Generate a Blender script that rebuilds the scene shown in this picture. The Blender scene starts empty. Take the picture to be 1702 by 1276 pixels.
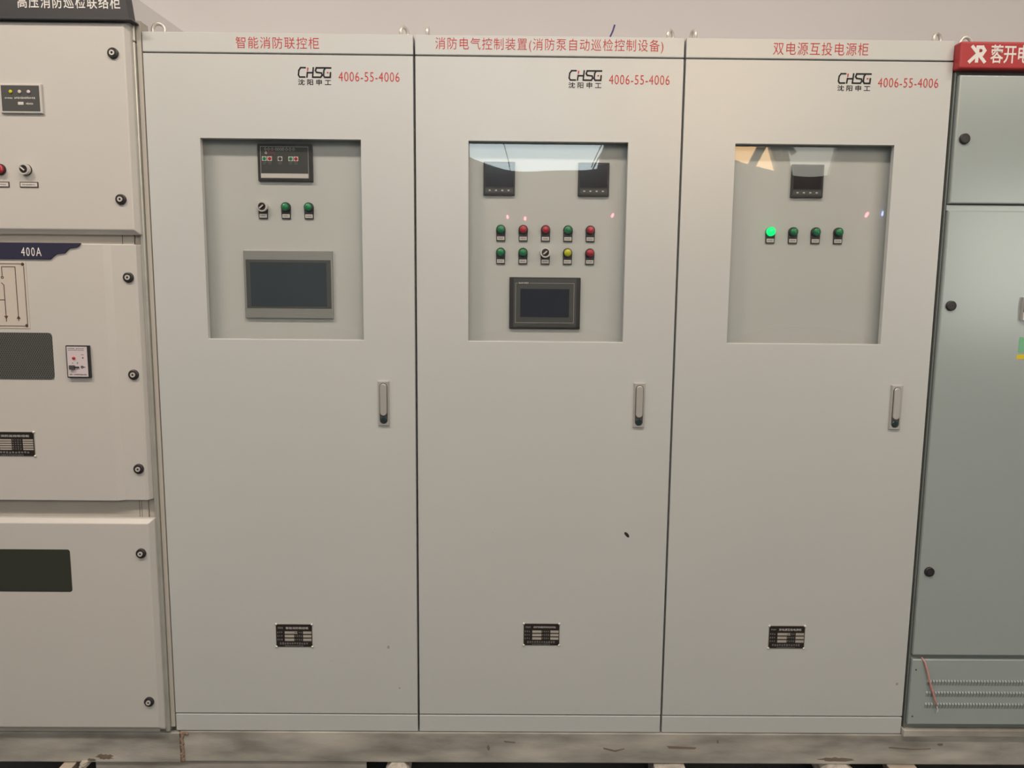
import bpy, math, random
from mathutils import Vector, Matrix
random.seed(7)
sc = bpy.context.scene
COL = sc.collection
PI = math.pi

# ------------------------------------------------------------------ camera
W, H = 1702, 1276
F, CX, CY, CZ, PITCH, YAW, ROLL = 1240.0, 1.0804, -2.3036, 1.4455, .1242, -.0074, .0091
fw = Vector((-math.sin(YAW)*math.cos(PITCH), math.cos(YAW)*math.cos(PITCH), -math.sin(PITCH)))
r0 = Vector((math.cos(YAW), math.sin(YAW), 0)); u0 = r0.cross(fw)
rt = r0*math.cos(ROLL) + u0*math.sin(ROLL); up = -r0*math.sin(ROLL) + u0*math.cos(ROLL)
cam = bpy.data.cameras.new('camera'); camo = bpy.data.objects.new('camera', cam); COL.objects.link(camo)
m3 = Matrix((rt, up, -fw)).transposed()
camo.matrix_world = Matrix.Translation((CX, CY, CZ)) @ m3.to_4x4()
cam.sensor_fit = 'HORIZONTAL'; cam.sensor_width = 36; cam.lens = 36*F/W; cam.clip_start = .02
sc.camera = camo

# ------------------------------------------------------------------ world, exposure, lamps
wd = bpy.data.worlds.new('world'); sc.world = wd; wd.use_nodes = True
bg = wd.node_tree.nodes['Background']; bg.inputs[0].default_value = (.75, .82, 1, 1); bg.inputs[1].default_value = .3
sc.view_settings.view_transform = 'Standard'; sc.view_settings.look = 'None'
sc.view_settings.exposure = 0; sc.view_settings.gamma = 1; sc.view_settings.use_curve_mapping = False

def area(name, loc, sx, sy, power, col, rot=(0, 0, 0)):
    l = bpy.data.lights.new(name, 'AREA'); l.shape = 'RECTANGLE'; l.size = sx; l.size_y = sy; l.energy = power; l.color = col
    o = bpy.data.objects.new(name, l); COL.objects.link(o); o.location = loc; o.rotation_euler = rot
    return o
FILL_LAMPS = [(-1.3, -1.75, 76, (1, .83, .67)), (1.1, -1.75, 45, (1, .84, .69)), (3.5, -1.75, 36, (1, .84, .68)),
         (-0.4, -6.3, 26, (.85, .95, 1)), (3.4, -6.3, 26, (.85, .95, 1))]  # added lamps out of view, brightening the cabinet tops and the far wall
ZL = 3.9
for (x, y, p, c) in FILL_LAMPS:
    area('fill_light', (x, y, ZL-.06), 1.5, .28, p, c)

# ------------------------------------------------------------------ materials
def lin(c):
    return tuple(((v/255)/12.92 if v/255 <= .04045 else ((v/255+.055)/1.055)**2.4) for v in c) + (1,)
def mat(name, col, rough=.5, metal=0, bump=0, bscale=200, var=0, vscale=4, emis=None, estr=0, coat=0, spec=.5, stretch=None, dark=None):
    m = bpy.data.materials.new(name); m.use_nodes = True
    nt = m.node_tree; b = nt.nodes['Principled BSDF']
    c = col if len(col) == 4 else (*col, 1)
    b.inputs['Base Color'].default_value = c
    b.inputs['Roughness'].default_value = rough; b.inputs['Metallic'].default_value = metal
    b.inputs['Coat Weight'].default_value = coat; b.inputs['Specular IOR Level'].default_value = spec
    tc = nt.nodes.new('ShaderNodeTexCoord')
    src = tc.outputs['Object']
    if stretch:
        mp = nt.nodes.new('ShaderNodeMapping'); mp.inputs['Scale'].default_value = stretch
        nt.links.new(src, mp.inputs[0]); src = mp.outputs[0]
    if var:
        n = nt.nodes.new('ShaderNodeTexNoise'); n.inputs['Scale'].default_value = vscale; n.inputs['Detail'].default_value = 5
        nt.links.new(src, n.inputs['Vector'])
        mx = nt.nodes.new('ShaderNodeMix'); mx.data_type = 'RGBA'
        d = dark if dark else tuple(v*(1-var) for v in c[:3]) + (1,)
        mx.inputs[6].default_value = d
        mx.inputs[7].default_value = tuple(min(1, v*(1+var*.5)) for v in c[:3]) + (1,)
        r = nt.nodes.new('ShaderNodeMapRange'); r.inputs[1].default_value = .3; r.inputs[2].default_value = .7
        nt.links.new(n.outputs[0], r.inputs[0]); nt.links.new(r.outputs[0], mx.inputs[0])
        nt.links.new(mx.outputs[2], b.inputs['Base Color'])
    if bump:
        n2 = nt.nodes.new('ShaderNodeTexNoise'); n2.inputs['Scale'].default_value = bscale; n2.inputs['Detail'].default_value = 2
        nt.links.new(src, n2.inputs['Vector'])
        bp = nt.nodes.new('ShaderNodeBump'); bp.inputs['Strength'].default_value = bump; bp.inputs['Distance'].default_value = .001
        nt.links.new(n2.outputs[0], bp.inputs['Height']); nt.links.new(bp.outputs[0], b.inputs['Normal'])
    if emis:
        b.inputs['Emission Color'].default_value = (*emis[:3], 1); b.inputs['Emission Strength'].default_value = estr
    return m
M = {}
M['cream'] = mat('cream_enamel', (.54, .567, .582), .33, bump=.1, bscale=450, var=.02, vscale=2.5, spec=1.0)
M['cream_in'] = mat('inner_panel_enamel', (.575, .60, .61), .4, var=.04, vscale=3)
M['sgcream'] = mat('switchgear_enamel', (.56, .555, .55), .36, bump=.1, bscale=450, var=.02, vscale=2.5, spec=.8)
M['sgframe'] = mat('switchgear_frame_enamel', (.46, .44, .41), .4, var=.05, vscale=6)
M['sggalv'] = mat('galvanised_strip', (.56, .57, .54), .32, .5, var=.1, vscale=12)
M['grey'] = mat('grey_green_enamel', (.345, .405, .415), .19, bump=.06, bscale=450, var=.02, vscale=2.5, spec=.95)
M['greyframe'] = mat('dark_grey_green_frame', (.17, .195, .19), .5)
M['gap'] = mat('black_rubber_seal', (.02, .02, .02), .8)
M['red'] = mat('red_enamel', lin((176, 52, 58)), .4, spec=.4, var=.03, vscale=5)
M['redtext'] = mat('red_vinyl', lin((196, 66, 66)), .5, spec=.2)
M['blacktext'] = mat('black_vinyl', (.012, .012, .018), .5, spec=.2)
M['whitetext'] = mat('white_vinyl', (.8, .79, .8), .5, spec=.2)
M['navy'] = mat('navy_sign', lin((50, 50, 72)), .45, spec=.3)
M['charcoal'] = mat('charcoal_sign', lin((52, 54, 60)), .4)
M['chrome'] = mat('chrome', (.75, .74, .72), .14, 1)
M['core'] = mat('polished_zinc', (.72, .70, .68), .3, .35)
M['satin'] = mat('satin_nickel', (.60, .59, .58), .32, .5)
M['silver'] = mat('brushed_silver', (.36, .37, .37), .4, .35, stretch=(2, 2, 150), var=.1, vscale=4)
M['black'] = mat('black_plastic', (.022, .02, .024), .4)
M['dgrey'] = mat('dark_grey_plastic', (.065, .068, .07), .45)
M['cface'] = mat('charcoal_faceplate', (.045, .047, .049), .45)
M['screen'] = mat('dark_screen', lin((62, 72, 80)), .12)
M['screen2'] = mat('dark_screen_border', lin((84, 86, 86)), .3)
M['screen3'] = mat('black_screen', lin((42, 46, 58)), .12)
M['lcd'] = mat('meter_screen', lin((30, 20, 28)), .15)
M['maroon'] = mat('maroon_display', lin((92, 62, 68)), .3)
M['lgrey'] = mat('light_grey_print', (.55, .55, .56), .5)
M['mgrey'] = mat('mid_grey_print', (.17, .17, .175), .5)
M['white'] = mat('white_label', (.62, .60, .60), .55)
M['green'] = mat('green_lens', lin((20, 128, 80)), .22, coat=.3, emis=lin((20, 120, 70)), estr=.04)
M['redlens'] = mat('red_lens', lin((178, 40, 56)), .22, coat=.3)
M['yellow'] = mat('yellow_lens', lin((196, 196, 30)), .22, coat=.3)
M['greenlit'] = mat('lit_green_lens', lin((0, 200, 90)), .3, emis=(.0, .85, .19), estr=1.25)
M['mesh'] = mat('grey_wire', (.16, .165, .165), .5)
M['darkglass'] = mat('dark_glass', lin((56, 60, 54)), .28, spec=.35)
M['meshback'] = mat('dark_mesh_backing', lin((52, 58, 58)), .6)
M['mimic'] = mat('engraved_plate', (.56, .52, .48), .4, spec=.3)
M['brownline'] = mat('dark_brown_print', lin((70, 55, 50)), .6)
M['redbrown'] = mat('red_brown_print', lin((120, 55, 50)), .6)
M['lilac'] = mat('lilac_faceplate', lin((205, 196, 204)), .4)
M['plate'] = mat('black_nameplate', lin((40, 36, 34)), .35)
M['field'] = mat('plate_field', lin((172, 168, 162)), .45)
M['steel'] = mat('stained_steel', (.47, .46, .43), .5, .1, bump=.4, bscale=60, var=.38, vscale=4.2, stretch=(1, 1, 4), dark=(.23, .222, .205, 1))
M['steel2'] = mat('stained_dark_steel', (.38, .36, .33), .5, .1, bump=.4, bscale=60, var=.4, vscale=4.5, stretch=(1, 1, 5))
M['rust'] = mat('rusty_weld', lin((150, 128, 112)), .8, bump=1, bscale=300, var=.35, vscale=60)
M['mortar'] = mat('pale_mortar', (.52, .49, .45), .9, bump=1, bscale=250, var=.3, vscale=45)
M['wood'] = mat('pale_wood', (.48, .42, .36), .7, var=.25, vscale=12, stretch=(1, 5, 1))
M['stainbrown'] = mat('brown_stain', lin((124, 112, 100)), .8, var=.2, vscale=40)
M['brown'] = mat('brown_rust', lin((70, 52, 44)), .8)
M['pink'] = mat('pink_plastic', lin((206, 150, 146)), .45)
M['violet'] = mat('violet_insulation', lin((60, 50, 120)), .4)
M['wgreen'] = mat('green_sticker', lin((120, 190, 150)), .5)
M['wyellow'] = mat('yellow_sticker', lin((222, 200, 40)), .5)
M['wall'] = mat('white_wall_paint', (.64, .63, .665), .9, bump=.15, bscale=120, var=.02, vscale=1.5)
M['slope'] = mat('wall_shadow_grey', (.49, .495, .52), .9, var=.02, vscale=1.5)  # shadow tone of the back wall, put into the colour
M['farwall'] = mat('grey_wall_paint', (.39, .42, .44), .9, var=.05, vscale=.8)
M['dado'] = mat('dark_green_dado', (.07, .075, .07), .7)
M['floor'] = mat('dark_concrete', (.08, .085, .09), .75, var=.35, vscale=3)
M['ceil'] = mat('ceiling_paint', (.6, .58, .55), .9, var=.03, vscale=1)
M['truss'] = mat('grey_truss_paint', (.40, .40, .38), .5)
M['frame'] = mat('window_frame_paint', (.5, .5, .5), .5)
M['redled'] = mat('red_led', (.8, .1, .15), .5, emis=(1, .18, .25), estr=26)
M['blueled'] = mat('blue_led', (.2, .2, .9), .5, emis=(.3, .38, 1), estr=26)

def acrylic():
    m = bpy.data.materials.new('clear_acrylic'); m.use_nodes = True; nt = m.node_tree; nt.nodes.clear()
    out = nt.nodes.new('ShaderNodeOutputMaterial'); mix = nt.nodes.new('ShaderNodeMixShader')
    tr = nt.nodes.new('ShaderNodeBsdfTransparent'); tr.inputs[0].default_value = (.965, .97, .965, 1)
    gl = nt.nodes.new('ShaderNodeBsdfGlossy'); gl.inputs['Roughness'].default_value = .012
    fr = nt.nodes.new('ShaderNodeFresnel'); fr.inputs[0].default_value = 1.75
    ge = nt.nodes.new('ShaderNodeNewGeometry'); inv = nt.nodes.new('ShaderNodeMath'); inv.operation = 'SUBTRACT'; inv.inputs[0].default_value = 1
    nt.links.new(ge.outputs['Backfacing'], inv.inputs[1])
    mu = nt.nodes.new('ShaderNodeMath'); mu.operation = 'MULTIPLY'
    nt.links.new(fr.outputs[0], mu.inputs[0]); nt.links.new(inv.outputs[0], mu.inputs[1])
    nt.links.new(mu.outputs[0], mix.inputs[0]); nt.links.new(tr.outputs[0], mix.inputs[1]); nt.links.new(gl.outputs[0], mix.inputs[2])
    nt.links.new(mix.outputs[0], out.inputs[0])
    return m
M['acrylic'] = acrylic()
def glow(name, c1, c2, strength, scale=1.2):
    m = bpy.data.materials.new(name); m.use_nodes = True; nt = m.node_tree; nt.nodes.clear()
    out = nt.nodes.new('ShaderNodeOutputMaterial'); e = nt.nodes.new('ShaderNodeEmission'); e.inputs[1].default_value = strength
    tc = nt.nodes.new('ShaderNodeTexCoord'); n = nt.nodes.new('ShaderNodeTexNoise'); n.inputs['Scale'].default_value = scale
    mx = nt.nodes.new('ShaderNodeMix'); mx.data_type = 'RGBA'; mx.inputs[6].default_value = (*c1, 1); mx.inputs[7].default_value = (*c2, 1)
    nt.links.new(tc.outputs['Object'], n.inputs['Vector']); nt.links.new(n.outputs[0], mx.inputs[0])
    nt.links.new(mx.outputs[2], e.inputs[0]); nt.links.new(e.outputs[0], out.inputs[0])
    return m
M['day'] = glow('daylit_window_glass', (.78, .95, 1), (.9, 1, .98), 7.5)
M['sunlit'] = glow('sunlit_window_glass', (1, .52, .18), (1, .74, .42), 9.5)
M['day2'] = glow('bright_doorway_glass', (.95, 1, .93), (1, .98, .86), 4.0)
M['added_clere'] = glow('added_clerestory_glow', (1, .90, .74), (1, .94, .82), 3.5)  # glow of the added high windows, brightens the upper doors
M['creamlit'] = glow('cream_frosted_window_glass', (.95, .93, .78), (.86, .88, .78), 3.4)
M['tube'] = glow('added_lamp_diffuser', (1, .95, .88), (1, .95, .88), 4)

# ------------------------------------------------------------------ mesh helpers (world coordinates throughout)
class MB:
    def __init__(s): s.v = []; s.f = []; s.m = []; s.mi = 0; s.sm = []
    def add(s, vs, fs, smooth=False):
        n = len(s.v); s.v += [tuple(p) for p in vs]
        for f in fs: s.f.append([i+n for i in f]); s.m.append(s.mi); s.sm.append(smooth)
        return s
    def mat(s, i): s.mi = i; return s
    def box(s, x0, x1, y0, y1, z0, z1, c=0, R=None, o=None):
        """box; c chamfers the four edges of the front (-Y) face"""
        if c:
            vs = [(x0,y1,z0),(x1,y1,z0),(x1,y1,z1),(x0,y1,z1),(x0,y0+c,z0),(x1,y0+c,z0),(x1,y0+c,z1),(x0,y0+c,z1),
                  (x0+c,y0,z0+c),(x1-c,y0,z0+c),(x1-c,y0,z1-c),(x0+c,y0,z1-c)]
            fs = [(0,3,2,1),(0,1,5,4),(1,2,6,5),(2,3,7,6),(3,0,4,7),(4,5,9,8),(5,6,10,9),(6,7,11,10),(7,4,8,11),(8,9,10,11)]
        else:
            vs = [(x0,y0,z0),(x1,y0,z0),(x1,y0,z1),(x0,y0,z1),(x0,y1,z0),(x1,y1,z0),(x1,y1,z1),(x0,y1,z1)]
            fs = [(0,1,2,3),(5,4,7,6),(4,0,3,7),(1,5,6,2),(3,2,6,7),(4,5,1,0)]
        if R is not None:
            o = Vector(o); vs = [tuple(R @ (Vector(v)-o) + o) for v in vs]
        return s.add(vs, fs)
    def prism(s, pts, y0, y1):
        """polygon in XZ (counter-clockwise seen from -Y) extruded from y0 (front) to y1"""
        n = len(pts)
        vs = [(x, y0, z) for x, z in pts] + [(x, y1, z) for x, z in pts]
        fs = [list(range(n)), list(range(2*n-1, n-1, -1))] + [[i, i+n, (i+1) % n+n, (i+1) % n] for i in range(n)]
        return s.add(vs, fs)
    def ring(s, o, h, y0, y1):
        """rect o=(x0,x1,z0,z1) with rect hole h, extruded"""
        P = lambda r, y: [(r[0],y,r[2]),(r[1],y,r[2]),(r[1],y,r[3]),(r[0],y,r[3])]
        vs = P(o,y0)+P(h,y0)+P(o,y1)+P(h,y1); fs = []
        for i in range(4):
            j = (i+1) % 4
            fs += [(i,j,j+4,i+4),(j+8,i+8,i+12,j+12),(j,i,i+8,j+8),(i+4,j+4,j+12,i+12)]
        return s.add(vs, fs)
    def lathe(s, x, z, prof, n=28, smooth=False):
        """profile [(radius, y)] turned about the Y axis through (x,z); front first"""
        vs = []; fs = []
        for r, y in prof:
            for k in range(n):
                a = 2*PI*k/n; vs.append((x+r*math.cos(a), y, z+r*math.sin(a)))
        for i in range(len(prof)-1):
            for k in range(n):
                k2 = (k+1) % n; fs.append((i*n+k, (i+1)*n+k, (i+1)*n+k2, i*n+k2))
        fs.append(list(range(n)))
        fs.append([ (len(prof)-1)*n+k for k in range(n-1,-1,-1)])
        return s.add(vs, fs, smooth)
    def annulus(s, x, z, r0, r1, y0, y1, n=20):
        vs = []; fs = []
        for r, y in ((r1,y0),(r1,y1),(r0,y1),(r0,y0)):
            for k in range(n):
                a = 2*PI*k/n; vs.append((x+r*math.cos(a), y, z+r*math.sin(a)))
        for i in range(4):
            for k in range(n):
                k2 = (k+1) % n; j = (i+1) % 4
                fs.append((i*n+k, j*n+k, j*n+k2, i*n+k2))
        return s.add(vs, fs)
    def tube(s, pts, r, n=10):
        P = [Vector(p) for p in pts]; vs = []; fs = []
        rad = r if isinstance(r, (list, tuple)) else [r]*len(P)
        for i, p in enumerate(P):
            t = (P[min(i+1, len(P)-1)]-P[max(i-1, 0)]).normalized()
            a = t.orthogonal().normalized() if abs(t.y) > .9 else t.cross(Vector((0,1,0))).normalized()
            b = t.cross(a)
            for k in range(n):
                an = 2*PI*k/n; vs.append(tuple(p+(a*math.cos(an)+b*math.sin(an))*rad[i]))
        for i in range(len(P)-1):
            for k in range(n):
                k2 = (k+1) % n; fs.append((i*n+k, i*n+k2, (i+1)*n+k2, (i+1)*n+k))
        fs.append(list(range(n-1,-1,-1))); fs.append([(len(P)-1)*n+k for k in range(n)])
        return s.add(vs, fs, True)
    def strokes(s, lines, w, y0, y1):
        """thick poly-lines in XZ"""
        kk = 0
        for L in lines:
            for (ax, az), (bx, bz) in zip(L, L[1:]):
                d = Vector((bx-ax, bz-az)); l = d.length
                if l == 0: continue
                d /= l; n = Vector((-d.y, d.x))*w/2; e = d*w*.42
                y0 = y0-.00003 if kk < 40 else y0; kk += 1
                s.prism([(ax-e.x-n.x, az-e.y-n.y), (bx+e.x-n.x, bz+e.y-n.y), (bx+e.x+n.x, bz+e.y+n.y), (ax-e.x+n.x, az-e.y+n.y)], y0, y1)
        return s
    def build(s, name, mats, parent=None, bevel=0, seg=2):
        me = bpy.data.meshes.new(name)
        xs = [p[0] for p in s.v]; ys = [p[1] for p in s.v]; zs = [p[2] for p in s.v]
        o = Vector(((min(xs)+max(xs))/2, (min(ys)+max(ys))/2, min(zs)))
        me.from_pydata([tuple(Vector(p)-o) for p in s.v], [], s.f); me.update()
        if not isinstance(mats, (list, tuple)): mats = [mats]
        for m in mats: me.materials.append(M[m] if isinstance(m, str) else m)
        me.polygons.foreach_set('material_index', s.m); me.polygons.foreach_set('use_smooth', s.sm)
        ob = bpy.data.objects.new(name, me); COL.objects.link(ob)
        place(ob, o, parent)
        if bevel:
            b = ob.modifiers.new('bevel', 'BEVEL'); b.width = bevel; b.segments = seg; b.limit_method = 'ANGLE'; b.angle_limit = .6
        return ob
WP = {}
def place(ob, o, parent):
    o = Vector(o)
    if parent: ob.parent = parent; ob.location = o - WP[parent.name]
    else: ob.location = o
    WP[ob.name] = o
def thing(name, label, cat, loc, group=None):
    o = bpy.data.objects.new(name, None); COL.objects.link(o); place(o, loc, None); o.empty_display_size = .1
    return tag(o, label, cat, group)
def tag(o, label, cat, group=None):
    o['label'] = label; o['category'] = cat
    if group: o['group'] = group
    return o
def struct(name, mb, m, bevel=0):
    o = mb.build(name, m, None, bevel); o['kind'] = 'structure'; return o
def lettering(s, box, y, m, parent, name='lettering', bold=0, spacing=1.0):
    """real text, fitted to box=(x0,x1,z0,z1) on the plane y"""
    cu = bpy.data.curves.new('t', 'FONT'); cu.body = s; cu.size = 1; cu.extrude = .01; cu.offset = bold; cu.space_character = spacing
    cu.resolution_u = 3
    ob = bpy.data.objects.new('t', cu); COL.objects.link(ob)
    dg = bpy.context.evaluated_depsgraph_get(); dg.update()
    me0 = ob.evaluated_get(dg).to_mesh()
    vs = [v.co.copy() for v in me0.vertices]; fs = [list(p.vertices) for p in me0.polygons]
    ob.evaluated_get(dg).to_mesh_clear(); bpy.data.objects.remove(ob); bpy.data.curves.remove(cu)
    x0 = min(v.x for v in vs); x1 = max(v.x for v in vs); z0 = min(v.y for v in vs); z1 = max(v.y for v in vs)
    out = [(box[0]+(v.x-x0)/(x1-x0)*(box[1]-box[0]), y-.0004-v.z*.03, box[2]+(v.y-z0)/(z1-z0)*(box[3]-box[2])) for v in vs]
    return MB().add(out, fs).build(name, m, parent)
def rrect(x0, x1, z0, z1, r, n=5):
    pts = []
    for cx, cz, a0 in ((x1-r, z0+r, -PI/2), (x1-r, z1-r, 0), (x0+r, z1-r, PI/2), (x0+r, z0+r, PI)):
        for k in range(n+1):
            a = a0+PI/2*k/n; pts.append((cx+r*math.cos(a), cz+r*math.sin(a)))
    return pts
def ticks(mb, x0, x1, z0, z1, y, n, fill=.6):
    """unreadable small print: a row of little marks"""
    p = (x1-x0)/n
    for i in range(n):
        h = z1-z0; a = z0+h*random.uniform(0, .25); b = z1-h*random.uniform(0, .25)
        mb.box(x0+i*p, x0+i*p+p*fill, y-.0004, y+.0003, a, b)
    return mb

# ------------------------------------------------------------------ setting
ZF = -.225; YB = .72; YF = -8.0; XL, XR_ = -5.0, 11.0; ZC = 5.6
struct('floor', MB().box(XL, XR_, YF, YB, ZF-.1, ZF), 'floor')
struct('ceiling', MB().box(XL, XR_, YF, YB, ZC, ZC+.1), 'ceil')
struct('wall_back', MB().box(XL, XR_, YB, YB+.15, ZF, ZC), 'wall')
struct('wall_left', MB().box(XL-.15, XL, YF, YB, ZF, ZC), 'farwall')
struct('wall_right', MB().box(XR_, XR_+.15, YF, YB, ZF, ZC), 'farwall')
ZW = 3.24      # sill line of the high windows facing the cabinets
ZT = 4.05
WX = [(.42, 2.42), (3.0, 4.60), (4.82, 5.56)]
wf = MB(); xs = XL
OPEN = [(.42, 2.42, ZW, ZT), (3.0, 4.60, ZW, 5.35), (4.82, 5.56, ZW, ZT), (7.0, 10.2, .95, 2.9), (-3.2, 2.6, 4.2, 5.35), (5.0, 8.6, 4.2, 5.35)]
gx = sorted({XL, XR_} | {v for o_ in OPEN for v in o_[:2]}); gz = sorted({.75, ZC} | {v for o_ in OPEN for v in o_[2:]})
for i in range(len(gx)-1):
    for j in range(len(gz)-1):
        mx_, mz_ = (gx[i]+gx[i+1])/2, (gz[j]+gz[j+1])/2
        if not any(o_[0] < mx_ < o_[1] and o_[2] < mz_ < o_[3] for o_ in OPEN): wf.box(gx[i], gx[i+1], YF-.2, YF, gz[j], gz[j+1])
struct('wall_front', wf, 'farwall')
struct('trim_2', MB().box(XL, XR_, YF-.2, YF+.02, ZF, .75), 'dado')
# sloping darker slab standing in for a diagonal shadow on the back wall
struct('wall_shadow_slab', MB().prism([(-2.2, 2.0), (.30, 2.0), (.30, 2.095), (-1.30, 3.19), (-2.2, 3.8)], YB-.12, YB-.001), 'slope')
def window(n, x0, x1, z0, z1, glassm, bars):
    w = struct('window_%d' % n, MB().ring((x0, x1, z0, z1), (x0+.02, x1-.02, z0+.012, z1-.02), YF-.12, YF+.01), 'frame')
    MB().box(x0+.015, x1-.015, YF-.09, YF-.08, z0+.008, z1-.015).build('window_glass', glassm, w)
    for b in bars: MB().box(b-.015, b+.015, YF-.08, YF-.03, z0+.01, z1-.015).build('glazing_bar', 'frame', w)
window(1, *WX[0], ZW, ZT, 'day', ())
window(2, *WX[1], ZW, 5.35, 'sunlit', ())
window(3, *WX[2], ZW, ZT, 'creamlit', ())
window(5, -3.2, 2.6, 4.2, 5.35, 'added_clere', (-1.2, .8))  # added high windows, out of view, to light the cabinet tops
window(6, 5.0, 8.6, 4.2, 5.35, 'added_clere', (6.8,))  # second of the added high windows
window(4, 7.0, 10.2, .95, 2.9, 'day2', (8.6,))
# steel roof truss in front of the windows (seen mirrored in the cabinet panes)
tr = MB()
def bar(a, b, w, y=0):
    d = Vector((b[0]-a[0], 0, b[1]-a[1])); n = Vector((-d.z, 0, d.x)).normalized()*w/2
    A = Vector((a[0], 0, a[1])); B = Vector((b[0], 0, b[1]))
    tr.prism([(v.x, v.z) for v in (A-n, B-n, B+n, A+n)][::-1], YF+.14+y, YF+.20+y)
bar((4.16, 3.15), (5.0, 4.45), .085); bar((4.62, 3.1), (4.40, 4.6), .07, .01); bar((4.75, 3.1), (4.62, 4.6), .075, .02)
bar((4.85, 3.55), (4.3, 4.4), .08, .03)
bar((2.46, 3.2), (2.56, 3.9), .035); bar((2.30, 3.2), (2.52, 3.85), .02, .01); bar((2.28, 3.25), (2.42, 3.9), .012, .02); bar((2.62, 3.2), (2.95, 3.95), .07, .03)
bar((1.02, 3.2), (.95, 4.6), .012)
tr.box(2.0, 6.2, YF+.12, YF+.26, 4.4, 4.5)
tag(tr.build('roof_truss', 'truss'), 'grey diagonal steel bars mirrored in the window pane of the rightmost cream cabinet', 'truss')
for x, z, m, lab in ((.90, 2.50, 'redled', 'red light dot mirrored above the leftmost buttons of the middle cabinet'), (1.29, 2.49, 'redled', 'red light dot mirrored above the second button of the middle cabinet'),
                     (2.82, 2.51, 'redled', 'red light dot mirrored at the right side of the middle cabinet window'), (6.24, 2.59, 'redled', 'red light dot mirrored in the rightmost cream cabinet window'),
                     (6.57, 2.57, 'blueled', 'blue light dot mirrored at the right edge of the rightmost cream cabinet window')):
    g = MB().lathe(x, z, [(.0, 0)], 4) if 0 else MB()
    vs = []; fs = []; n = 14
    prof = [(.004, .052), (.016, .048), (.024, .036), (.024, .0)]
    for r_, y_ in prof:
        for k_ in range(n): vs.append((x+r_*math.cos(2*PI*k_/n), YF+y_, z+1.35*r_*math.sin(2*PI*k_/n)))
    for i_ in range(len(prof)-1):
        for k_ in range(n): fs.append((i_*n+k_, i_*n+(k_+1) % n, (i_+1)*n+(k_+1) % n, (i_+1)*n+k_))
    fs.append(list(range(n-1, -1, -1))); fs.append([(len(prof)-1)*n+k_ for k_ in range(n)])
    tag(g.add(vs, fs).build('signal_light', m), lab, 'light')
for i, (x, y, p, c) in enumerate(FILL_LAMPS):
    L = thing('added_ceiling_lamp', 'added unseen hanging lamp lighting the cabinets from above', 'lamp', (x, y, ZL), 'added unseen hanging lamps')
    MB().box(x-.78, x+.78, y-.17, y+.17, ZL-.03, ZL+.04).build('added_lamp_housing', 'frame', L)
    for dx in (-.6, .6): MB().tube([(x+dx, y, ZL+.03), (x+dx, y, ZC)], .006).build('added_lamp_rod', 'frame', L)

# ------------------------------------------------------------------ shared fittings
def eye_bolt(x, y, z, ang, parent, m='core', r=.0175):
    mb = MB(); c, s = math.cos(ang), math.sin(ang)
    n, k = 28, 10; vs = []; fs = []
    for i in range(n):
        a = 2*PI*i/n
        for j in range(k):
            b = 2*PI*j/k; R = r+.0055*math.cos(b); h = .0055*math.sin(b)
            lx = R*math.cos(a)
            vs.append((x+lx*c-h*s, y+lx*s+h*c, z+.006+r+R*math.sin(a)))
    for i in range(n):
        for j in range(k):
            fs.append((i*k+j, ((i+1) % n)*k+j, ((i+1) % n)*k+(j+1) % k, i*k+(j+1) % k))
    mb.add(vs, fs, True)
    mb.tube([(x, y, z-.003), (x, y, z+.007)], [.011, .009], 12)
    return mb.build('lifting_eye', m, parent)

YP = .040      # front of the inner mounting panel
def plate_holder(x, z, parent_name, parent):
    pts = [(x-.0135, z-.036), (x+.0135, z-.036)] + [(x+.0145*math.cos(a), z+.0145*math.sin(a)) for a in [PI*k/10 for k in range(11)]]
    return MB().prism(pts, YP-.004, YP).build(parent_name, 'black', parent)
def indicator(x, z, m, parent, label):
    h = plate_holder(x, z, 'indicator_lamp', parent); h['label'] = label
    MB().lathe(x, z, [(.0122, YP-.0115), (.0138, YP-.010), (.0138, YP-.003)]).build('bezel', 'black' if m != 'greenlit' else m, h)
    o = MB().lathe(x, z, [(.003, YP-.0185), (.008, YP-.0172), (.0108, YP-.0148), (.0118, YP-.0105)], smooth=True).build('lens', m, h)
    lb = MB().box(x-.0112, x+.0112, YP-.0048, YP-.0035, z-.0325, z-.0215)
    lb.mat(1); ticks(lb, x-.008, x+.008, z-.029, z-.025, YP-.005, 5)
    lb.build('label_plate', ['white', 'mgrey'], h)
    return h
def selector(x, z, parent, label, ang=.75, y=YP, hold=True):
    if hold: h = plate_holder(x, z, 'selector_switch', parent)
    else: h = MB().lathe(x, z, [(.016, y-.004), (.0165, y)]).build('selector_switch', 'black', parent)
    h['label'] = label
    MB().annulus(x, z, .0115, .0155, y-.016, y-.001, 28).build('chrome_ring', 'core', h)
    MB().lathe(x, z, [(.0112, y-.014), (.0117, y-.005)]).build('dial', 'black', h)
    R = Matrix.Rotation(-ang, 3, 'Y')
    k = MB().box(x-.0108, x+.0108, y-.0185, y-.013, z-.0036, z+.0036, .001, R, (x, y, z))
    k.build('knob', 'black', h)
    MB().box(x-.0085, x+.006, y-.0196, y-.0183, z-.0020, z+.0020, 0, R, (x, y, z)).build('pointer', 'white', h)
    if hold:
        lb = MB().box(x-.0112, x+.0112, YP-.0048, YP-.0035, z-.0325, z-.0215)
        lb.mat(1); ticks(lb, x-.008, x+.008, z-.029, z-.025, YP-.005, 5); lb.build('label_plate', ['white', 'mgrey'], h)
    return h
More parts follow.
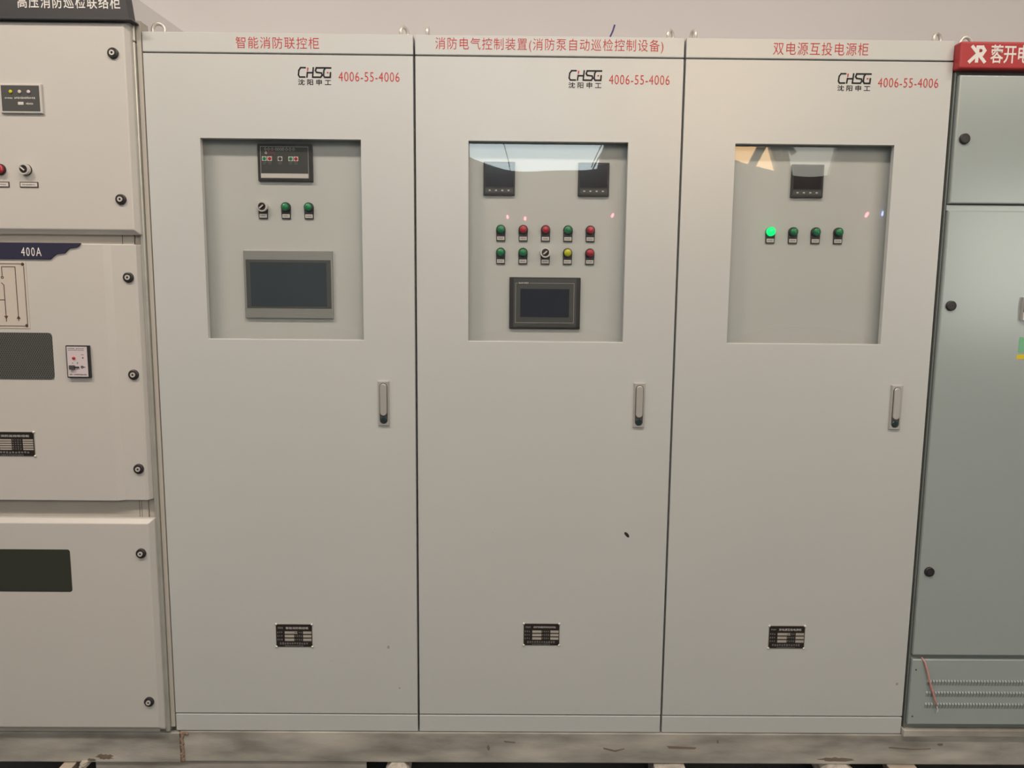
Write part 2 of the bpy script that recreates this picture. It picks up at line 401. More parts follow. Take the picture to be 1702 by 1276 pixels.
def panel_meter(x0, x1, z0, z1, parent, label):
    f = MB().box(x0, x1, .031, YP, z0, z1).build('panel_meter', 'black', parent, .0015); f['label'] = label
    MB().box(x0+.006, x1-.006, .0302, .0312, z0+.026, z1-.006).build('meter_screen', 'lcd', f)
    MB().box(x0+.006, x1-.006, .0304, .0312, z0+.008, z0+.021).build('key_strip', 'dgrey', f)
    for k in range(4):
        cx = x0+(x1-x0)*(.2+.2*k)
        MB().prism([(cx-.003, z0+.0125), (cx+.003, z0+.0125), (cx+.003, z0+.0165), (cx-.003, z0+.0165)], .0298, .0306).build('key', 'lgrey', f)
    return f
def nameplate(x0, x1, z0, z1, parent, title, rows, y=0.0, fm='field'):
    p = MB().prism(rrect(x0-.0015, x1+.0015, z0-.0015, z1+.0015, .004), y-.0012, y).build('nameplate', 'field', parent)
    MB().prism(rrect(x0, x1, z0, z1, .004), y-.0018, y-.0005).build('plate_face', 'plate', p)
    w = x1-x0; h = z1-z0; yy = y-.0018
    lettering(title, (x0+w*.27, x1-w*.10, z1-h*.21, z1-h*.11), yy, 'lgrey', p, 'title_print')
    t = MB(); ticks(t, x0+w*.05, x0+w*.2, z1-h*.2, z1-h*.11, yy, 4, .8)
    ticks(t, x0+w*.1, x1-w*.1, z0+h*.10, z0+h*.20, yy, 12); ticks(t, x0+w*.24, x1-w*.24, z0+h*.02, z0+h*.07, yy, 12)
    top = z1-h*.28; bot = z0+h*.24; ph = (top-bot)/rows
    for i in range(rows):
        b = top-(i+1)*ph; ticks(t, x0+w*.03, x0+w*.2, b+ph*.25, b+ph*.8, yy, 3, .5); ticks(t, x0+w*.52, x0+w*.74, b+ph*.25, b+ph*.8, yy, 4, .5)
    t.build('small_print', 'mgrey', p)
    for i in range(rows):
        b = top-(i+1)*ph
        MB().box(x0+w*.24, x0+w*(.6 if i == 0 and rows > 2 and title[0] != '消' else .5), yy-.0004, yy+.0003, b+ph*.14, b+ph*.82).build('blank_field', fm, p)
        MB().box(x0+w*.75, x1-w*.02, yy-.0004, yy+.0003, b+ph*.14, b+ph*.82).build('blank_field', fm, p)
    for cx, cz in ((x0, z0), (x1, z0), (x0, z1), (x1, z1)):
        MB().lathe(cx, cz, [(.0015, y-.0046), (.003, y-.0038), (.0040, y-.0018), (.0042, y)], 12, True).build('rivet', 'core', p)
    return p

# ------------------------------------------------------------------ the three cream control cabinets
WIN = (1.291, 1.889)
def control_cabinet(k, title, tb, label):
    X = .8*k; a, b = X+.0028, X+.7972
    c = thing('control_cabinet', label, 'electrical cabinet', (X+.4, .3, 0), 'cream control cabinets standing side by side')
    body = MB().box(a, a+.002, .022, .6, 0.0, 2.186).box(b-.002, b, .022, .6, 0.0, 2.186).box(a+.002, b-.002, .6-.002, .6, 0, 2.186)
    body.box(a, b, .0305, .6, 2.186, 2.1885).box(a+.002, b-.002, .03, .6-.002, .0, .002)
    body.ring((a+.002, b-.002, .002, 2.186), (a+.035, b-.035, .07, 2.12), .024, .0255)
    body.build('body', 'cream', c)
    sl = MB().ring((a+.004, b-.004, .062, 2.128), (a+.03, b-.03, .085, 2.10), .0195, .024).build('door_seal', 'gap', c)
    hd = MB().box(a, b, 0, .030, 2.1335, 2.190).build('header_panel', 'cream', c, .002)
    lettering(title, tb, 0, 'redtext', hd, 'lettering', bold=-.006, spacing=1.12)
    MB().box(a, b, 0, .022, 0.0, .0575).build('plinth', 'cream', c, .002)
    wx0, wx1 = X+.161, X+.639
    d = MB().ring((a+.0005, b-.0005, .0615, 2.1295), (wx0, wx1, *WIN), 0, .0185).build('door', 'cream', c, .0016)
    # company logo
    lx, lz, ux, uz = X+.4575, 2.0665, .0245, .0265
    T = lambda L: [(lx+p*ux, lz+q*uz) for p, q in L]
    lg = MB().strokes([T([(.88,1),(.32,1),(.10,.72),(.04,.22),(.18,0),(.80,0)]), T([(1.12,.5),(1.05,0)]), T([(1.12,.47),(1.72,.47)]),
        T([(1.84,1),(1.74,0),(2.72,0),(2.88,.22),(2.82,.45),(2.22,.52),(2.1,.7),(2.2,1),(3.95,1)]),
        T([(3.3,.98),(3.12,.75),(3.06,.2),(3.18,0),(3.86,0),(3.9,.5)])], .0042, -.0006, .0002)
    lg.mat(1); lg.strokes([T([(1.17,.95),(1.15,.72)]), T([(3.52,.5),(3.6,.5)])], .0036, -.0008, .0002)
    lg.build('logo', ['blacktext', 'redtext'], d)
    lettering('沈 阳 申 工', (X+.4565, X+.5545, 2.0435, 2.0605), 0, 'blacktext', d, 'company_lettering', bold=.012)
    lettering('4006-55-4006', (X+.5765, X+.7565, 2.0555, 2.0825), 0, 'redtext', d, 'phone_number_lettering', bold=-.006, spacing=1.1)
    # bowed clear pane (bulges towards the room)
    n = 36; x0, x1, z0, z1 = wx0-.012, wx1+.012, WIN[0]-.012, WIN[1]+.012
    vs = []; fs = []
    for side, off in ((0, 0), (1, .003)):
        for j in range(n+1):
            for i in range(n+1):
                u = -1+2*i/n; v = -1+2*j/n; uu = u*u; vv = v*v
                bow = BOW*(1-uu)*(1-vv) + .0003*math.sin(5*u+k)*math.cos(4*v+2*k)*(1-uu)*(1-vv)
                vs.append((x0+(x1-x0)*i/n, .0192-bow+off, z0+(z1-z0)*j/n))
    N = (n+1)*(n+1)
    for j in range(n):
        for i in range(n):
            p = j*(n+1)+i; fs.append((p, p+1, p+n+2, p+n+1)); fs.append((p+N, p+n+1+N, p+n+2+N, p+1+N))
    edge = [i for i in range(n+1)] + [(j+1)*(n+1)-1 for j in range(1, n+1)] + [n*(n+1)+i for i in range(n-1, -1, -1)] + [j*(n+1) for j in range(n-1, 0, -1)]
    for p, q in zip(edge, edge[1:]+edge[:1]): fs.append((q, p, p+N, q+N))
    MB().add(vs, fs, True).build('window_pane', 'acrylic', c)['label'] = 'clear bowed plastic window pane'
    MB().box(X+.06, X+.74, YP, YP+.002, 1.16, 2.02).build('mounting_panel', 'cream_in', c)
    # swing handle
    hx, hz = X+.6985 - (.004 if k == 1 else 0), 1.0945
    h = MB().box(hx-.0175, hx+.0175, -.007, 0, hz-.07, hz+.07, .002).build('door_handle', 'satin', c); h['label'] = 'satin metal swing handle with key lock'
    MB().prism(rrect(hx-.0125, hx+.0125, hz-.064, hz+.064, .0122), -.0074, -.006).build('recess', 'dgrey', h)
    MB().prism(rrect(hx-.0105, hx+.0105, hz-.038, hz+.062, .0103)[::1], -.0125, -.006).build('lever', 'satin', h, .002, 3)
    MB().lathe(hx, hz-.052, [(.008, -.0105), (.0095, -.009), (.0098, -.006)], 20).build('key_lock', M_lock, h)
    MB().box(hx-.0008, hx+.0008, -.0112, -.0102, hz-.056, hz-.048).build('keyhole', 'gap', h)
    return c
BOW = .0030
M_lock = mat('teal_black_lock', (.03, .06, .065), .3, .4)
names = ['智能消防联控柜', '消防电气控制装置(消防泵自动巡检控制设备)', '双电源互投电源柜']
C1 = control_cabinet(0, names[0], (.277, .521, 2.1455, 2.1785), 'cream steel cabinet with a silver-banded touch screen, leftmost of the three matching cabinets')
C2 = control_cabinet(1, names[1], (.863, 1.535, 2.144, 2.183), 'middle cream steel cabinet with ten buttons and two square meters behind its window')
C3 = control_cabinet(2, names[2], (1.860, 2.142, 2.1445, 2.1805), 'cream steel cabinet with one lit green lamp behind its window, beside the grey-green cabinet')
nameplate(.341, .457, .293, .369, C1, names[0], 3, fm='field')
nameplate(1.143, 1.258, .303, .376, C2, names[1], 3)
nameplate(1.941, 2.057, .297, .373, C3, names[2], 3)
eye_bolt(.027, .06, 2.1885, .0, C1, 'core', .0185); eye_bolt(.764, .06, 2.1885, 1.05, C1)
eye_bolt(.834, .06, 2.1885, 1.62, C2); eye_bolt(1.567, .06, 2.1885, .9, C2)
eye_bolt(1.636, .06, 2.1885, 1.75, C3); eye_bolt(2.376, .06, 2.1885, .55, C3)
# chip on the middle door, smudges
MB().prism([(1.461, .684), (1.4605, .679), (1.466, .672), (1.4725, .6665), (1.4765, .668), (1.4755, .675), (1.471, .681), (1.465, .6845)], -.0008, .0002).build('paint_chip', 'black', C2)
M['smudge'] = mat('dirt_smudge', (.36, .34, .30), .8)
for cab, x, z, s in ((C1, .704, .293, .006), (C1, .738, .152, .004), (C3, 2.372, .175, .006), (C1, .52, .245, .0015), (C1, .69, .26, .0015), (C2, 1.04, .68, .0015)):
    pts = [(x+s*random.uniform(.6, 1)*math.cos(t*PI/4), z+s*random.uniform(.6, 1)*math.sin(t*PI/4)) for t in range(8)]
    MB().prism(pts, -.0004, .0002).build('smudge', 'smudge', cab)

# cabinet 1 equipment
ct = MB().box(.320, .486, .030, YP, 1.770, 1.880).build('pump_controller', 'black', C1, .0015); ct['label'] = 'dark controller panel with coloured square keys and a white strip'
MB().box(.328, .476, .0292, .031, 1.778, 1.873).build('controller_face', 'cface', ct)
MB().ring((.329, .474, 1.779, 1.872), (.3298, .4732, 1.7798, 1.8712), .0288, .0293).build('border_line', 'lgrey', ct)
for i, cx in enumerate((.345, .355, .3655, .377, .384, .3915, .3985, .409, .4195, .430)):
    MB().annulus(cx, 1.864, .0026, .0036, .0286, .0293, 14).mat(0).box(cx-.0005, cx+.0005, .0286, .0293, 1.868, 1.8698).build('indicator_ring', 'lgrey', ct)
MB().ring((.3495, .3745, 1.8465, 1.859), (.3505, .3735, 1.8475, 1.858), .0284, .0293).box(.3515, .3725, .0288, .0293, 1.8485, 1.857).build('digit_display', ['lgrey'], ct).data.materials[0] = M['maroon']
MB().annulus(.3465, 1.853, .0018, .0036, .0286, .0293, 14).build('round_key', 'lgrey', ct)
for cx, m in ((.341, 'green'), (.357, 'redlens'), (.3885, 'black'), (.4205, 'green'), (.4365, 'redlens')):
    MB().box(cx-.0068, cx+.0068, .0284, .0293, 1.8295, 1.8430).mat(1).lathe(cx, 1.836, [(.005, .0279), (.0054, .0285)], 16).build('square_key', ['white', m], ct)
tk = MB()
for cx in (.341, .357, .3885, .4205, .4365): ticks(tk, cx-.006, cx+.006, 1.8235, 1.8265, .0291, 4); ticks(tk, cx-.005, cx+.005, 1.8195, 1.822, .0291, 4)
tk.build('small_print', 'mgrey', ct)
MB().box(.3295, .4725, .0285, .0293, 1.780, 1.7925).build('white_strip', 'white', ct)
ct['label'] = 'dark controller panel with coloured square keys and a white strip'
selector(.330, 1.694, C1, 'chrome-ringed black selector switch', .7)
indicator(.400, 1.694, 'green', C1, 'green indicator lamp'); indicator(.470, 1.694, 'green', C1, 'green indicator lamp')
hm = MB().box(.266, .540, .030, YP, 1.354, 1.563).build('touch_screen', 'silver', C1, .002); hm['label'] = 'silver-banded touch screen with dark display'
MB().box(.2735, .5345, .0288, .031, 1.386, 1.534).build('screen_border', 'screen2', hm)
MB().box(.287, .521, .0282, .0292, 1.392, 1.526).build('display', 'screen', hm)

# cabinet 2 equipment
panel_meter(1.005, 1.101, 1.735, 1.835, C2, 'left black square panel meter'); panel_meter(1.294, 1.389, 1.735, 1.835, C2, 'right black square panel meter')
for x, m, n in zip((1.059, 1.128, 1.197, 1.266, 1.335), ('green', 'redlens', 'redlens', 'green', 'redlens'), ('green', 'red', 'red', 'green', 'red')):
    indicator(x, 1.633, m, C2, n+' indicator lamp')
for x, m, n in zip((1.059, 1.128, 1.266, 1.335), ('green', 'green', 'yellow', 'redlens'), ('green', 'green', 'yellow', 'red')):
    indicator(x, 1.5635, m, C2, n+' indicator lamp')
selector(1.197, 1.5635, C2, 'chrome-ringed black selector switch', .7)
h2 = MB().box(1.087, 1.308, .031, YP, 1.328, 1.488).build('touch_screen', 'black', C2, .002); h2['label'] = 'dark grey touch screen'
MB().box(1.100, 1.295, .0298, .0315, 1.334, 1.484).build('bezel_face', 'dgrey', h2)
MB().ring((1.106, 1.288, 1.347, 1.470), (1.1068, 1.2872, 1.3478, 1.4692), .0293, .0299).build('border_line', 'lgrey', h2)
t2 = MB().box(1.113, 1.150, .0289, .02935, 1.466, 1.474).mat(1); ticks(t2, 1.116, 1.147, 1.4675, 1.4725, .0289, 7, .7); t2.build('brand_print', ['dgrey', 'lgrey'], h2)
MB().box(1.121, 1.273, .0290, .0299, 1.365, 1.452).build('display', 'screen3', h2)

# cabinet 3 equipment
panel_meter(1.947, 2.045, 1.737, 1.836, C3, 'black square panel meter')
indicator(1.892, 1.634, 'greenlit', C3, 'brightly lit green indicator lamp')
for x in (1.962, 2.032, 2.102): indicator(x, 1.634, 'green', C3, 'unlit green indicator lamp')

# ------------------------------------------------------------------ left switchgear cabinet
SG = thing('switchgear_cabinet', 'cream high-voltage switchgear cabinet with three stacked doors at the left edge of the photo', 'electrical cabinet', (-.4, .3, 0))
SX = -.80
MB().box(SX, -.0515, .0, .6, -.005, 2.22).build('body', 'sgframe', SG)
MB().box(-.050, -.029, .004, .05, 0.0, 2.214).build('corner_post', 'sgframe', SG, .001)
MB().box(-.028, -.0150, -.009, .05, 0.0, 2.158).box(-.028, -.0150, -.007, .05, 2.160, 2.22).build('galvanised_strip', 'sggalv', SG, .003)
MB().box(-.0140, -.0005, .0005, .05, 0.012, 2.22).build('side_strip', 'sgframe', SG, .001)
MB().box(-.0868, -.0855, -.0006, .001, 1.575, 1.602).box(-.0785, -.0775, -.0006, .001, .724, .785).box(-.0715, -.0708, -.0006, .001, .724, .785).build('panel_seam', 'gap', SG)
def lock(x, z, y, parent, m='black', core='core'):
    l = MB().lathe(x, z, [(.0125, y-.007), (.0152, y-.0055), (.0158, y)], 26).build('door_lock', m, parent)
    if core:
        MB().annulus(x, z, .0035, .0075, y-.0105, y-.006, 20).build('lock_core', core, l)
        MB().lathe(x, z, [(.0034, y-.0085), (.0035, y-.006)], 12).build('keyhole', 'gap', l)
    return l
YD = -.03
ud = MB().box(SX+.01, -.0215, YD, -.001, 1.602, 2.2125, .014).build('upper_door', 'sgcream', SG, .0025)
# middle door: raised centre, stepped-back edge strip
e = -.029
def mid_profile():
    pr = [(SX+.01, YD+.01), (SX+.02, YD), (-.132, YD), (-.110, YD+.008), (-.046, YD+.008), (-.0385, YD+.013), (e, -.001)]
    vs = []; n = len(pr)
    for z in (.784, 1.573):
        for x, y in pr: vs.append((x, y, z))
        vs.append((SX+.01, -.001, z))
    n += 1
    fs = [[i, (i+1) % n, (i+1) % n+n, i+n] for i in range(n)] + [list(range(n-1, -1, -1)), list(range(n, 2*n))]
    return MB().add(vs, fs)
md = mid_profile().build('middle_door', 'sgcream', SG, .0015)
ld = MB().box(SX+.01, -.026, YD, -.001, .014, .724, .014).build('lower_door', 'sgcream', SG, .002)
for z in (2.118, 1.704): lock(-.068, z, YD, ud)
for z in (1.475, 1.180, .885): lock(-.0625, z, YD+.008, md)
for z in (.615, .118): lock(-.0655, z, YD, ld)
# black header sign
hs = MB().prism([(SX, 2.2105), (-.0125, 2.2105), (-.036, 2.40), (SX, 2.40)], -.040, .0).prism([(SX, 2.206), (-.003, 2.206), (-.006, 2.2115), (SX, 2.2115)], -.044, .0).build('header_sign', 'charcoal', SG, .001)
lettering('高压消防巡检联络柜', (-.329, -.036, 2.2365, 2.273), -.040, 'whitetext', hs, 'lettering', bold=.006, spacing=1.15)
# display module
y = YD
dm = MB().box(-.400, -.279, y-.008, y, 1.946, 2.029, .002).build('display_module', 'sgcream', SG)
MB().box(-.395, -.285, y-.0086, y-.0075, 1.952, 2.024).build('module_face', 'dgrey', dm)
for cx, m in ((-.367, 'yellow'), (-.341, 'mimic'), (-.315, 'lilac')):
    MB().lathe(cx, 2.006, [(.003, y-.0115), (.0052, y-.0105), (.0052, y-.008)], 14, True).build('indicator_light', m, dm)
t3 = MB(); ticks(t3, -.385, -.362, 1.986, 1.991, y-.0088, 5); ticks(t3, -.357, -.296, 1.986, 1.992, y-.0088, 12); ticks(t3, -.325, -.303, 1.970, 1.976, y-.0088, 5); t3.build('small_print', 'lgrey', dm)
MB().box(-.348, -.332, y-.0092, y-.0084, 1.970, 1.978).build('white_key', 'white', dm)
# push button and selector
pb = MB().lathe(-.418, 1.787, [(.016, y-.006), (.0165, y)], 24).build('push_button', 'black', SG); pb['label'] = 'red push button'
MB().lathe(-.418, 1.787, [(.011, y-.016), (.0135, y-.014), (.0138, y-.005)], 24).build('button_cap', 'redlens', pb)
selector(-.342, 1.787, SG, 'chrome-ringed black selector switch', -.7, YD, False)
for x0 in (-.449, -.364):
    l = MB().box(x0, x0+.054, y-.002, y, 1.736, 1.752).build('label_holder', 'brownline', SG)
    q = MB().box(x0+.0025, x0+.0515, y-.0026, y-.0015, 1.7385, 1.7495).mat(1); ticks(q, x0+.008, x0+.046, 1.742, 1.746, y-.0027, 9)
    q.build('label_card', ['white', 'mgrey'], l)
# 400A sign
sg = MB().prism([(SX+.02, 1.5265), (-.288, 1.5265), (-.268, 1.5425), (-.243, 1.5455), (-.229, 1.5595), (-.207, 1.5625), (-.1995, 1.5665), (-.194, 1.5755), (SX+.02, 1.5755)], y-.005, y+.001).build('rating_sign', 'navy', SG, .001)
sg['label'] = 'navy stepped sign reading 400A'
lettering('400A', (-.372, -.312, 1.5355, 1.5610), y-.005, 'whitetext', sg, 'lettering', bold=-.004, spacing=1.25)
# single line diagram
dg_ = MB().box(-.66, -.3635, y-.0015, y, 1.3190, 1.5185).build('circuit_diagram', 'mimic', SG); dg_['label'] = 'engraved single-line circuit diagram plate'
yl = y-.0016; ln = MB()
ln.strokes([[(-.655, 1.5125), (-.378, 1.5125)], [(-.370, 1.505), (-.370, 1.333)], [(-.655, 1.3265), (-.378, 1.3265)],
            [(-.436, 1.478), (-.436, 1.5035), (-.396, 1.5035), (-.396, 1.342)], [(-.4395, 1.4555), (-.433, 1.449), (-.433, 1.340)], [(-.47, 1.405), (-.433, 1.405)]], .0017, yl-.0006, yl+.0003)
ln.annulus(-.436, 1.472, .0022, .0042, yl-.0006, yl+.0003, 14)
ln.prism([(-.402, 1.348), (-.390, 1.348), (-.396, 1.358)], yl-.0006, yl+.0003)
ln.mat(1).prism([(-.433, 1.346), (-.427, 1.357), (-.439, 1.357)], yl-.0006, yl+.0003)
ln.build('diagram_lines', ['brownline', 'redbrown'], dg_)
for cz in (1.5115, 1.328): MB().lathe(-.373, cz, [(.003, y-.0045), (.0048, y-.0015)], 14).build('rivet', 'brownline', dg_)
# mesh window
mw = MB().prism(rrect(-.62, -.3, 1.1635, 1.3065, .012), y-.0006, y+.001).build('mesh_window', 'meshback', SG); mw['label'] = 'dark window behind diamond wire mesh'
wires = MB(); px, pz = .0069, .0120; xa, xb, za, zb = -.618, -.3015, 1.165, 1.305
sl_ = pz/px
def clip(c, s):
    # line z = c + s*(x-xa) clipped to the rectangle
    pts = []
    x_lo, x_hi = xa, xb
    xs = sorted([(za-c)/s+xa, (zb-c)/s+xa]); x_lo = max(x_lo, xs[0]); x_hi = min(x_hi, xs[1])
    return (x_lo, x_hi) if x_hi-x_lo > .002 else None
Wd = xb-xa
k = -int(Wd*sl_/pz/1)-2
while za+k*pz < zb+2*pz:
    for s in (sl_, -sl_):
        c = za+k*pz if s > 0 else za+k*pz+Wd*sl_
        r = clip(c, s)
        if r: wires.strokes([[(r[0], c+s*(r[0]-xa)), (r[1], c+s*(r[1]-xa))]], .0011, y-.0022, y-.0010)
    k += 1
wires.build('wire_mesh', 'mesh', mw)
# interlock lock device
it = MB().box(-.256, -.186, y-.010, y, 1.171, 1.2695).build('interlock_device', 'black', SG, .001); it['label'] = 'white-faced key interlock device with black frame'
MB().box(-.2525, -.1915, y-.0106, y-.0095, 1.1745, 1.266).build('faceplate', 'lilac', it)
MB().lathe(-.232, 1.231, [(.003, y-.0145), (.0045, y-.0135), (.0048, y-.010)], 16).build('red_button', 'redlens', it)
MB().lathe(-.205, 1.232, [(.002, y-.0115), (.0022, y-.010)], 10).build('pin_hole', 'gap', it)
MB().box(-.2455, -.2305, y-.018, y-.010, 1.197, 1.2095).build('key_head', 'dgrey', it, .001)
MB().box(-.2305, -.217, y-.015, y-.012, 1.2025, 1.2055).build('key_blade', 'black', it)
MB().annulus(-.2085, 1.204, .0018, .004, y-.0115, y-.010, 14).mat(0).box(-.205, -.199, y-.0115, y-.0102, 1.2032, 1.2048).build('key_slot', 'black', it)
t4 = MB(); ticks(t4, -.249, -.228, 1.2585, 1.262, y-.0107, 6); ticks(t4, -.224, -.199, 1.2585, 1.262, y-.0107, 5); ticks(t4, -.248, -.200, 1.254, 1.2565, y-.0107, 14)
ticks(t4, -.21, -.201, 1.240, 1.243, y-.0107, 3); ticks(t4, -.238, -.234, 1.213, 1.219, y-.0107, 1); ticks(t4, -.224, -.219, 1.213, 1.219, y-.0107, 1)
ticks(t4, -.248, -.239, 1.179, 1.183, y-.0107, 2, .9); ticks(t4, -.235, -.196, 1.179, 1.183, y-.0107, 12, .8); t4.build('small_print', 'mgrey', it)
nameplate(-.515, -.376, .925, 1.000, SG, names[0][2:4]+'巡检联络柜', 5, y)
dw = MB().prism(rrect(-.62, -.2895, .4865, .6255, .008), y-.0006, y+.001).build('door_window', 'darkglass', SG); dw['label'] = 'dark glass window in the lower door'

# ------------------------------------------------------------------ right grey-green cabinet
RC = thing('distribution_cabinet', 'grey-green distribution cabinet with red header at the right edge of the photo', 'electrical cabinet', (2.81, .3, .02))
RX = 2.4035; RE = 3.2
MB().box(RX, RE, .006, .6, .0215, 2.18).build('body', 'greyframe', RC)
MB().box(RX, RX+.0035, -.002, .006, .0215, 2.10).build('corner_post', 'greyframe', RC)
MB().box(RX+.0042, RE, -.006, .006, 1.6985, 1.7145).build('frame_edge', 'grey', RC)
rh = MB().box(RX-.006, RE, -.030, .006, 2.1025, 2.1800).build('header_panel', 'red', RC, .006, 3)
lx, lz, ux, uz = 2.420, 2.1215, .054, .0445
T = lambda L: [(lx+p*ux, lz+q*uz) for p, q in L]
lgx = MB().strokes([T([(.24,.95),(.92,.03)]), T([(.12,.03),(.52,.5)]), T([(.5,.05),(.52,.9)]), T([(.52,.93),(.78,.93),(.9,.72),(.78,.5),(.52,.5)])], .0095, -.0306, -.0295)
lgx.mat(1).annulus(lx+.70*ux, lz+.72*uz, .001, .0022, -.0309, -.0303, 12)
lgx.build('logo', ['whitetext', 'charcoal'], rh)
lettering('蓉开电', (2.4865, 2.601, 2.1185, 2.1705), -.030, 'whitetext', rh, 'lettering', bold=.012)
yr = -.0135
d1 = MB().box(RX+.0085, RE-.006, yr, .0055, 1.7185, 2.0905, .0025).build('upper_door', 'grey', RC, .0015)
d2 = MB().box(RX+.0070, RE-.006, yr, .0055, .2815, 1.6985, .0025).build('main_door', 'grey', RC, .0015)
for z, p in ((1.907, RC), (1.412, RC), (.565, RC)):
    l = lock(2.4395, z, yr, p, 'black', None)
    MB().annulus(2.4395, z, .0045, .0056, yr-.0076, yr-.0068, 16).build('lock_ring', 'dgrey', l)
vp = MB().box(RX+.0065, RE-.006, yr, .0055, .042, .2665, .002).build('vent_panel', 'grey', RC)
lv = MB(); n = 66
for zt in (.1975, .1580, .1180):
    for i in range(n):
        x = 2.461+i*.00985
        lv.mat(0).add([(x, yr-.0001, zt-.020), (x+.0058, yr-.0001, zt-.020), (x+.0058, yr-.0036, zt-.0055), (x, yr-.0036, zt-.0055), (x, yr, zt), (x+.0058, yr, zt)],
                      [(0,1,2,3), (3,2,5,4), (0,3,4), (1,5,2)])
        lv.mat(1).box(x+.0058, x+.0088, yr-.0003, yr+.0002, zt-.020, zt-.002)
lv.build('louvres', ['grey', 'greyframe'], vp)
for z in (.232, .070): MB().lathe(2.4235, z, [(.002, yr-.002), (.003, yr)], 10).build('screw', 'dgrey', vp)
# fittings cut by the photo's right edge
kh = MB().box(2.655, 2.700, yr-.012, yr, 1.368, 1.440, .003).build('door_handle', 'satin', RC); kh['label'] = 'grey door handle'
MB().box(2.6575, 2.6975, yr-.0145, yr-.011, 1.395, 1.425).build('lever', 'dgrey', kh)
MB().box(2.660, 2.76, yr-.0006, yr+.0002, 1.270, 1.318).build('green_sticker', 'wgreen', RC)
MB().box(2.657, 2.78, yr-.0008, yr+.0002, 1.250, 1.264).build('yellow_sticker', 'wyellow', RC)
eye_bolt(2.470, .07, 2.180, .15, RC, 'core', .0185)

# ------------------------------------------------------------------ loose things
pts = [(2.440, -.010, .2735), (2.4465, -.0185, .262), (2.456, -.019, .235), (2.464, -.021, .205), (2.472, -.022, .178), (2.482, -.021, .152), (2.490, -.021, .128), (2.4955, -.021, .110)]
st = MB().tube(pts, [.0022, .0028, .0032, .003, .0036, .0034, .0030, .0022], 8)
st.mat(1).tube([(2.4955, -.021, .110), (2.500, -.021, .102), (2.5005, -.021, .094), (2.497, -.021, .087)], .0018, 8)
tag(st.build('plastic_string', ['pink', 'white']), 'pink strip of plastic string hanging over the grey louvred panel', 'string')
wr = MB().tube([(1.375, .12, 2.1887), (1.384, .1, 2.205), (1.390, .1, 2.222), (1.398, .1, 2.240), (1.403, .1, 2.257)], .0026, 8)
tag(wr.build('wire', 'violet'), 'violet wire end sticking up above the middle cream cabinet', 'wire')
# base channels
def channel(x0, x1, z0, z1, y0, y1, t=.008):
    prof = [(y0, z0), (y1, z0), (y1, z0+t), (y0+t, z0+t), (y0+t, z1-t), (y1, z1-t), (y1, z1), (y0, z1)]; n = 8
    vs = [(x, a, b) for x in (x0, x1) for a, b in prof]
    fs = [[i, i+n, (i+1) % n+n, (i+1) % n] for i in range(n)] + [list(range(n)), list(range(2*n-1, n-1, -1))]
    return MB().add(vs, fs)
a = channel(-1.2, .0135, -.112, -.0065, -.004, .06)
tag(a.build('steel_channel', 'steel', None, .003), 'stained steel base channel under the left switchgear cabinet', 'steel beam')
b = channel(.0145, 3.6, -.109, -.0025, -.002, .06)
B = b.build('steel_channel', 'steel', None, .003); tag(B, 'long stained steel base channel under the three cream cabinets', 'steel beam')
wl = MB()
for i in range(26):
    z = -.104+i*.0038; wl.lathe(.0215+random.uniform(-.0025, .0025), z, [(.002, -.0062), (.0045+random.random()*.002, -.005), (.006, -.0015)], 8, True)
for i in range(7):
    wl.lathe(.0185+i*.0033, -.0095+random.uniform(-.002, .002), [(.002, -.0065), (.004, -.0055), (.005, -.003)], 8, True)
wl.build('weld_bead', 'rust', B)
MB().box(2.399, 3.6, -.014, .06, -.0022, .0212).build('top_flange', 'steel', B, .002)
for pts in ([(1.62, -.046), (1.72, -.050), (1.715, -.057), (1.63, -.055)], [(1.41, -.052), (1.45, -.062), (1.48, -.055), (1.482, -.058), (1.45, -.068), (1.412, -.058)],
            [(1.08, -.03), (1.12, -.034), (1.118, -.038), (1.085, -.036)], [(2.36, -.045), (2.44, -.052), (2.50, -.05), (2.50, -.053), (2.44, -.056), (2.36, -.05)]):
    MB().prism(pts[::-1], -.0026, -.0015).build('stain', 'stainbrown', B)
def blob(cx, cz, rx, rz, y, parent, seed):
    random.seed(seed); n = 22
    MB().prism([(cx+rx*random.uniform(.55, 1)*math.cos(2*PI*k/n), cz+rz*random.uniform(.55, 1)*math.sin(2*PI*k/n)) for k in range(n)], y-.0006, y+.0002).build('stain', 'stainbrown', parent)
A_ = bpy.data.objects['steel_channel']
blob(-.235, -.092, .035, .013, -.004, A_, 1); blob(-.28, -.103, .018, .006, -.004, A_, 2)
blob(.008, -.012, .0, .0, -.004, A_, 2) if 0 else None
blob(1.79, -.030, .004, .008, -.002, B, 4); blob(2.53, -.036, .012, .006, -.002, B, 5); blob(1.03, -.055, .006, .012, -.002, B, 6); blob(2.19, -.092, .07, .01, -.002, B, 7)
a2 = channel(-.272, .625, ZF, -.1125, .004, .06)
tag(a2.build('support_beam', 'steel2', None, .002), 'short dark steel support beam beneath the channel joint', 'steel beam')
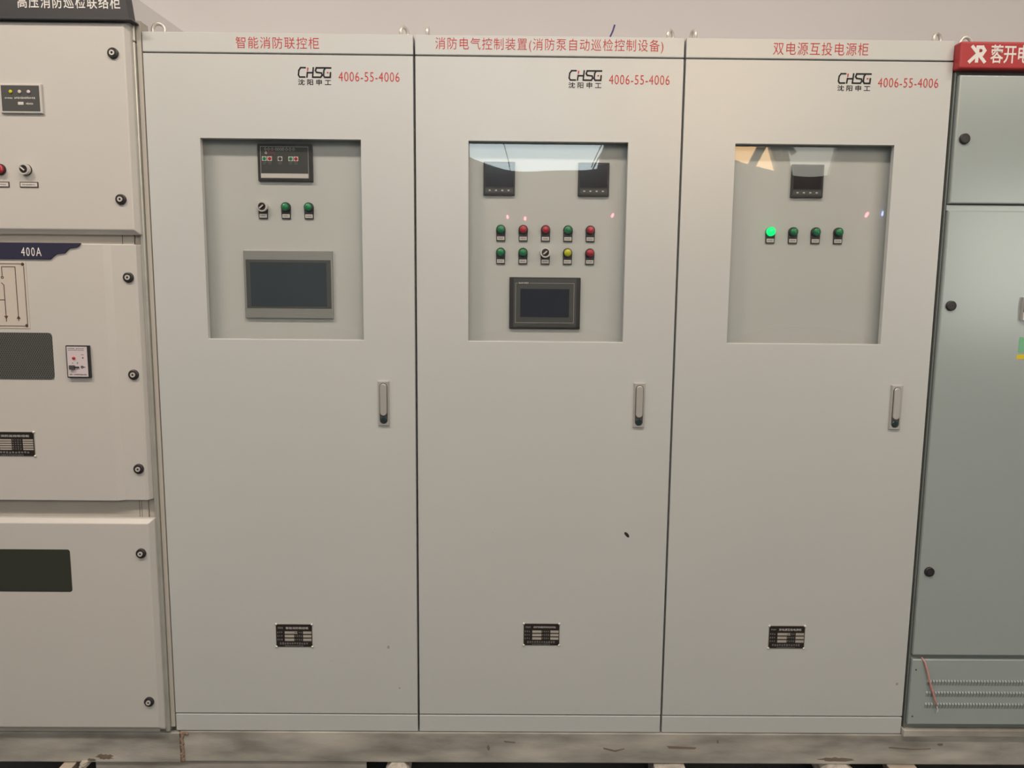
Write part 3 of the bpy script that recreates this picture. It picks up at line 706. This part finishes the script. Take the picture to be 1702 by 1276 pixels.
def lump(name, x0, x1, z1, y0, label, cat, m='mortar', z0=ZF, seed=1, grp=None):
    random.seed(seed); n, r = 18, 7; vs = []; fs = []
    cx, cy = (x0+x1)/2, (y0+.07)/2
    for j in range(r+1):
        z = z0+(z1-z0)*j/r
        s = (1.15-.15*j/r)*(1 if j < r else .55)
        for i in range(n):
            a = 2*PI*i/n; w = random.uniform(.86, 1.08)
            c_, s_ = math.cos(a), math.sin(a); q = 1/max(abs(c_), abs(s_))*.92
            vs.append((cx+(x1-x0)/2*c_*q*w*s, cy+(.07-y0)/2*s_*q*w*s, z+(random.uniform(-.003, .003) if 0 < j < r else 0)))
    for j in range(r):
        for i in range(n): fs.append((j*n+i, j*n+(i+1) % n, (j+1)*n+(i+1) % n, (j+1)*n+i))
    fs.append(list(range(n-1, -1, -1))); fs.append([r*n+i for i in range(n)])
    o = MB().add(vs, fs).build(name, m)
    return tag(o, label, cat, grp)
lump('mortar_lump', .688, .770, -.110, -.03, 'rough pale mortar lump under the channel, left of the square tube', 'mortar', seed=3, grp='mortar lumps under the base channel')
lump('mortar_lump', 2.130, 2.250, -.110, -.035, 'wide crumbly pale mortar lump under the rightmost cream cabinet', 'mortar', seed=5, grp='mortar lumps under the base channel')
lump('mortar_chip', -.310, -.290, -.113+.008, -.028, 'small white mortar chip on the wood end at bottom left', 'mortar', z0=-.123, seed=8)
# square tube seen end-on
q = MB().ring((1.580, 1.682, ZF+.001, -.1125), (1.589, 1.673, ZF+.011, -.1205), -.02, .09)
Q = q.build('square_tube', 'mortar', None, .002); tag(Q, 'open end of a square steel tube under the channel between middle and right cabinets', 'steel tube')
MB().box(1.589, 1.673, .03, .035, ZF+.011, -.1205).build('rusty_inside', 'brown', Q)
wb = MB().prism([(-.415, ZF+.001), (-.375, ZF+.001), (-.330, -.1135), (-.372, -.1135)], -.03, .05)
tag(wb.build('wood_block', 'wood', None, .003), 'pale wooden wedge under the left switchgear channel', 'wood block')
w2 = MB().prism([(2.40, ZF+.001), (2.50, ZF+.001), (2.452, -.1105), (2.358, -.1105)], -.03, .05)
w2.mat(0).lathe(2.368, -.117, [(.004, -.036), (.008, -.034), (.009, -.029)], 12).lathe(2.440, -.117, [(.004, -.036), (.008, -.034), (.009, -.029)], 12)
tag(w2.build('wood_block', 'wood', None, .003), 'pale wooden block under the channel below the grey-green cabinet corner', 'wood block')
tag(MB().box(.80, 3.4, .30, .42, ZF+.001, -.006).build('rear_beam', 'steel2', None, .003), 'dark steel beam in the shadow behind the base channel', 'steel beam')
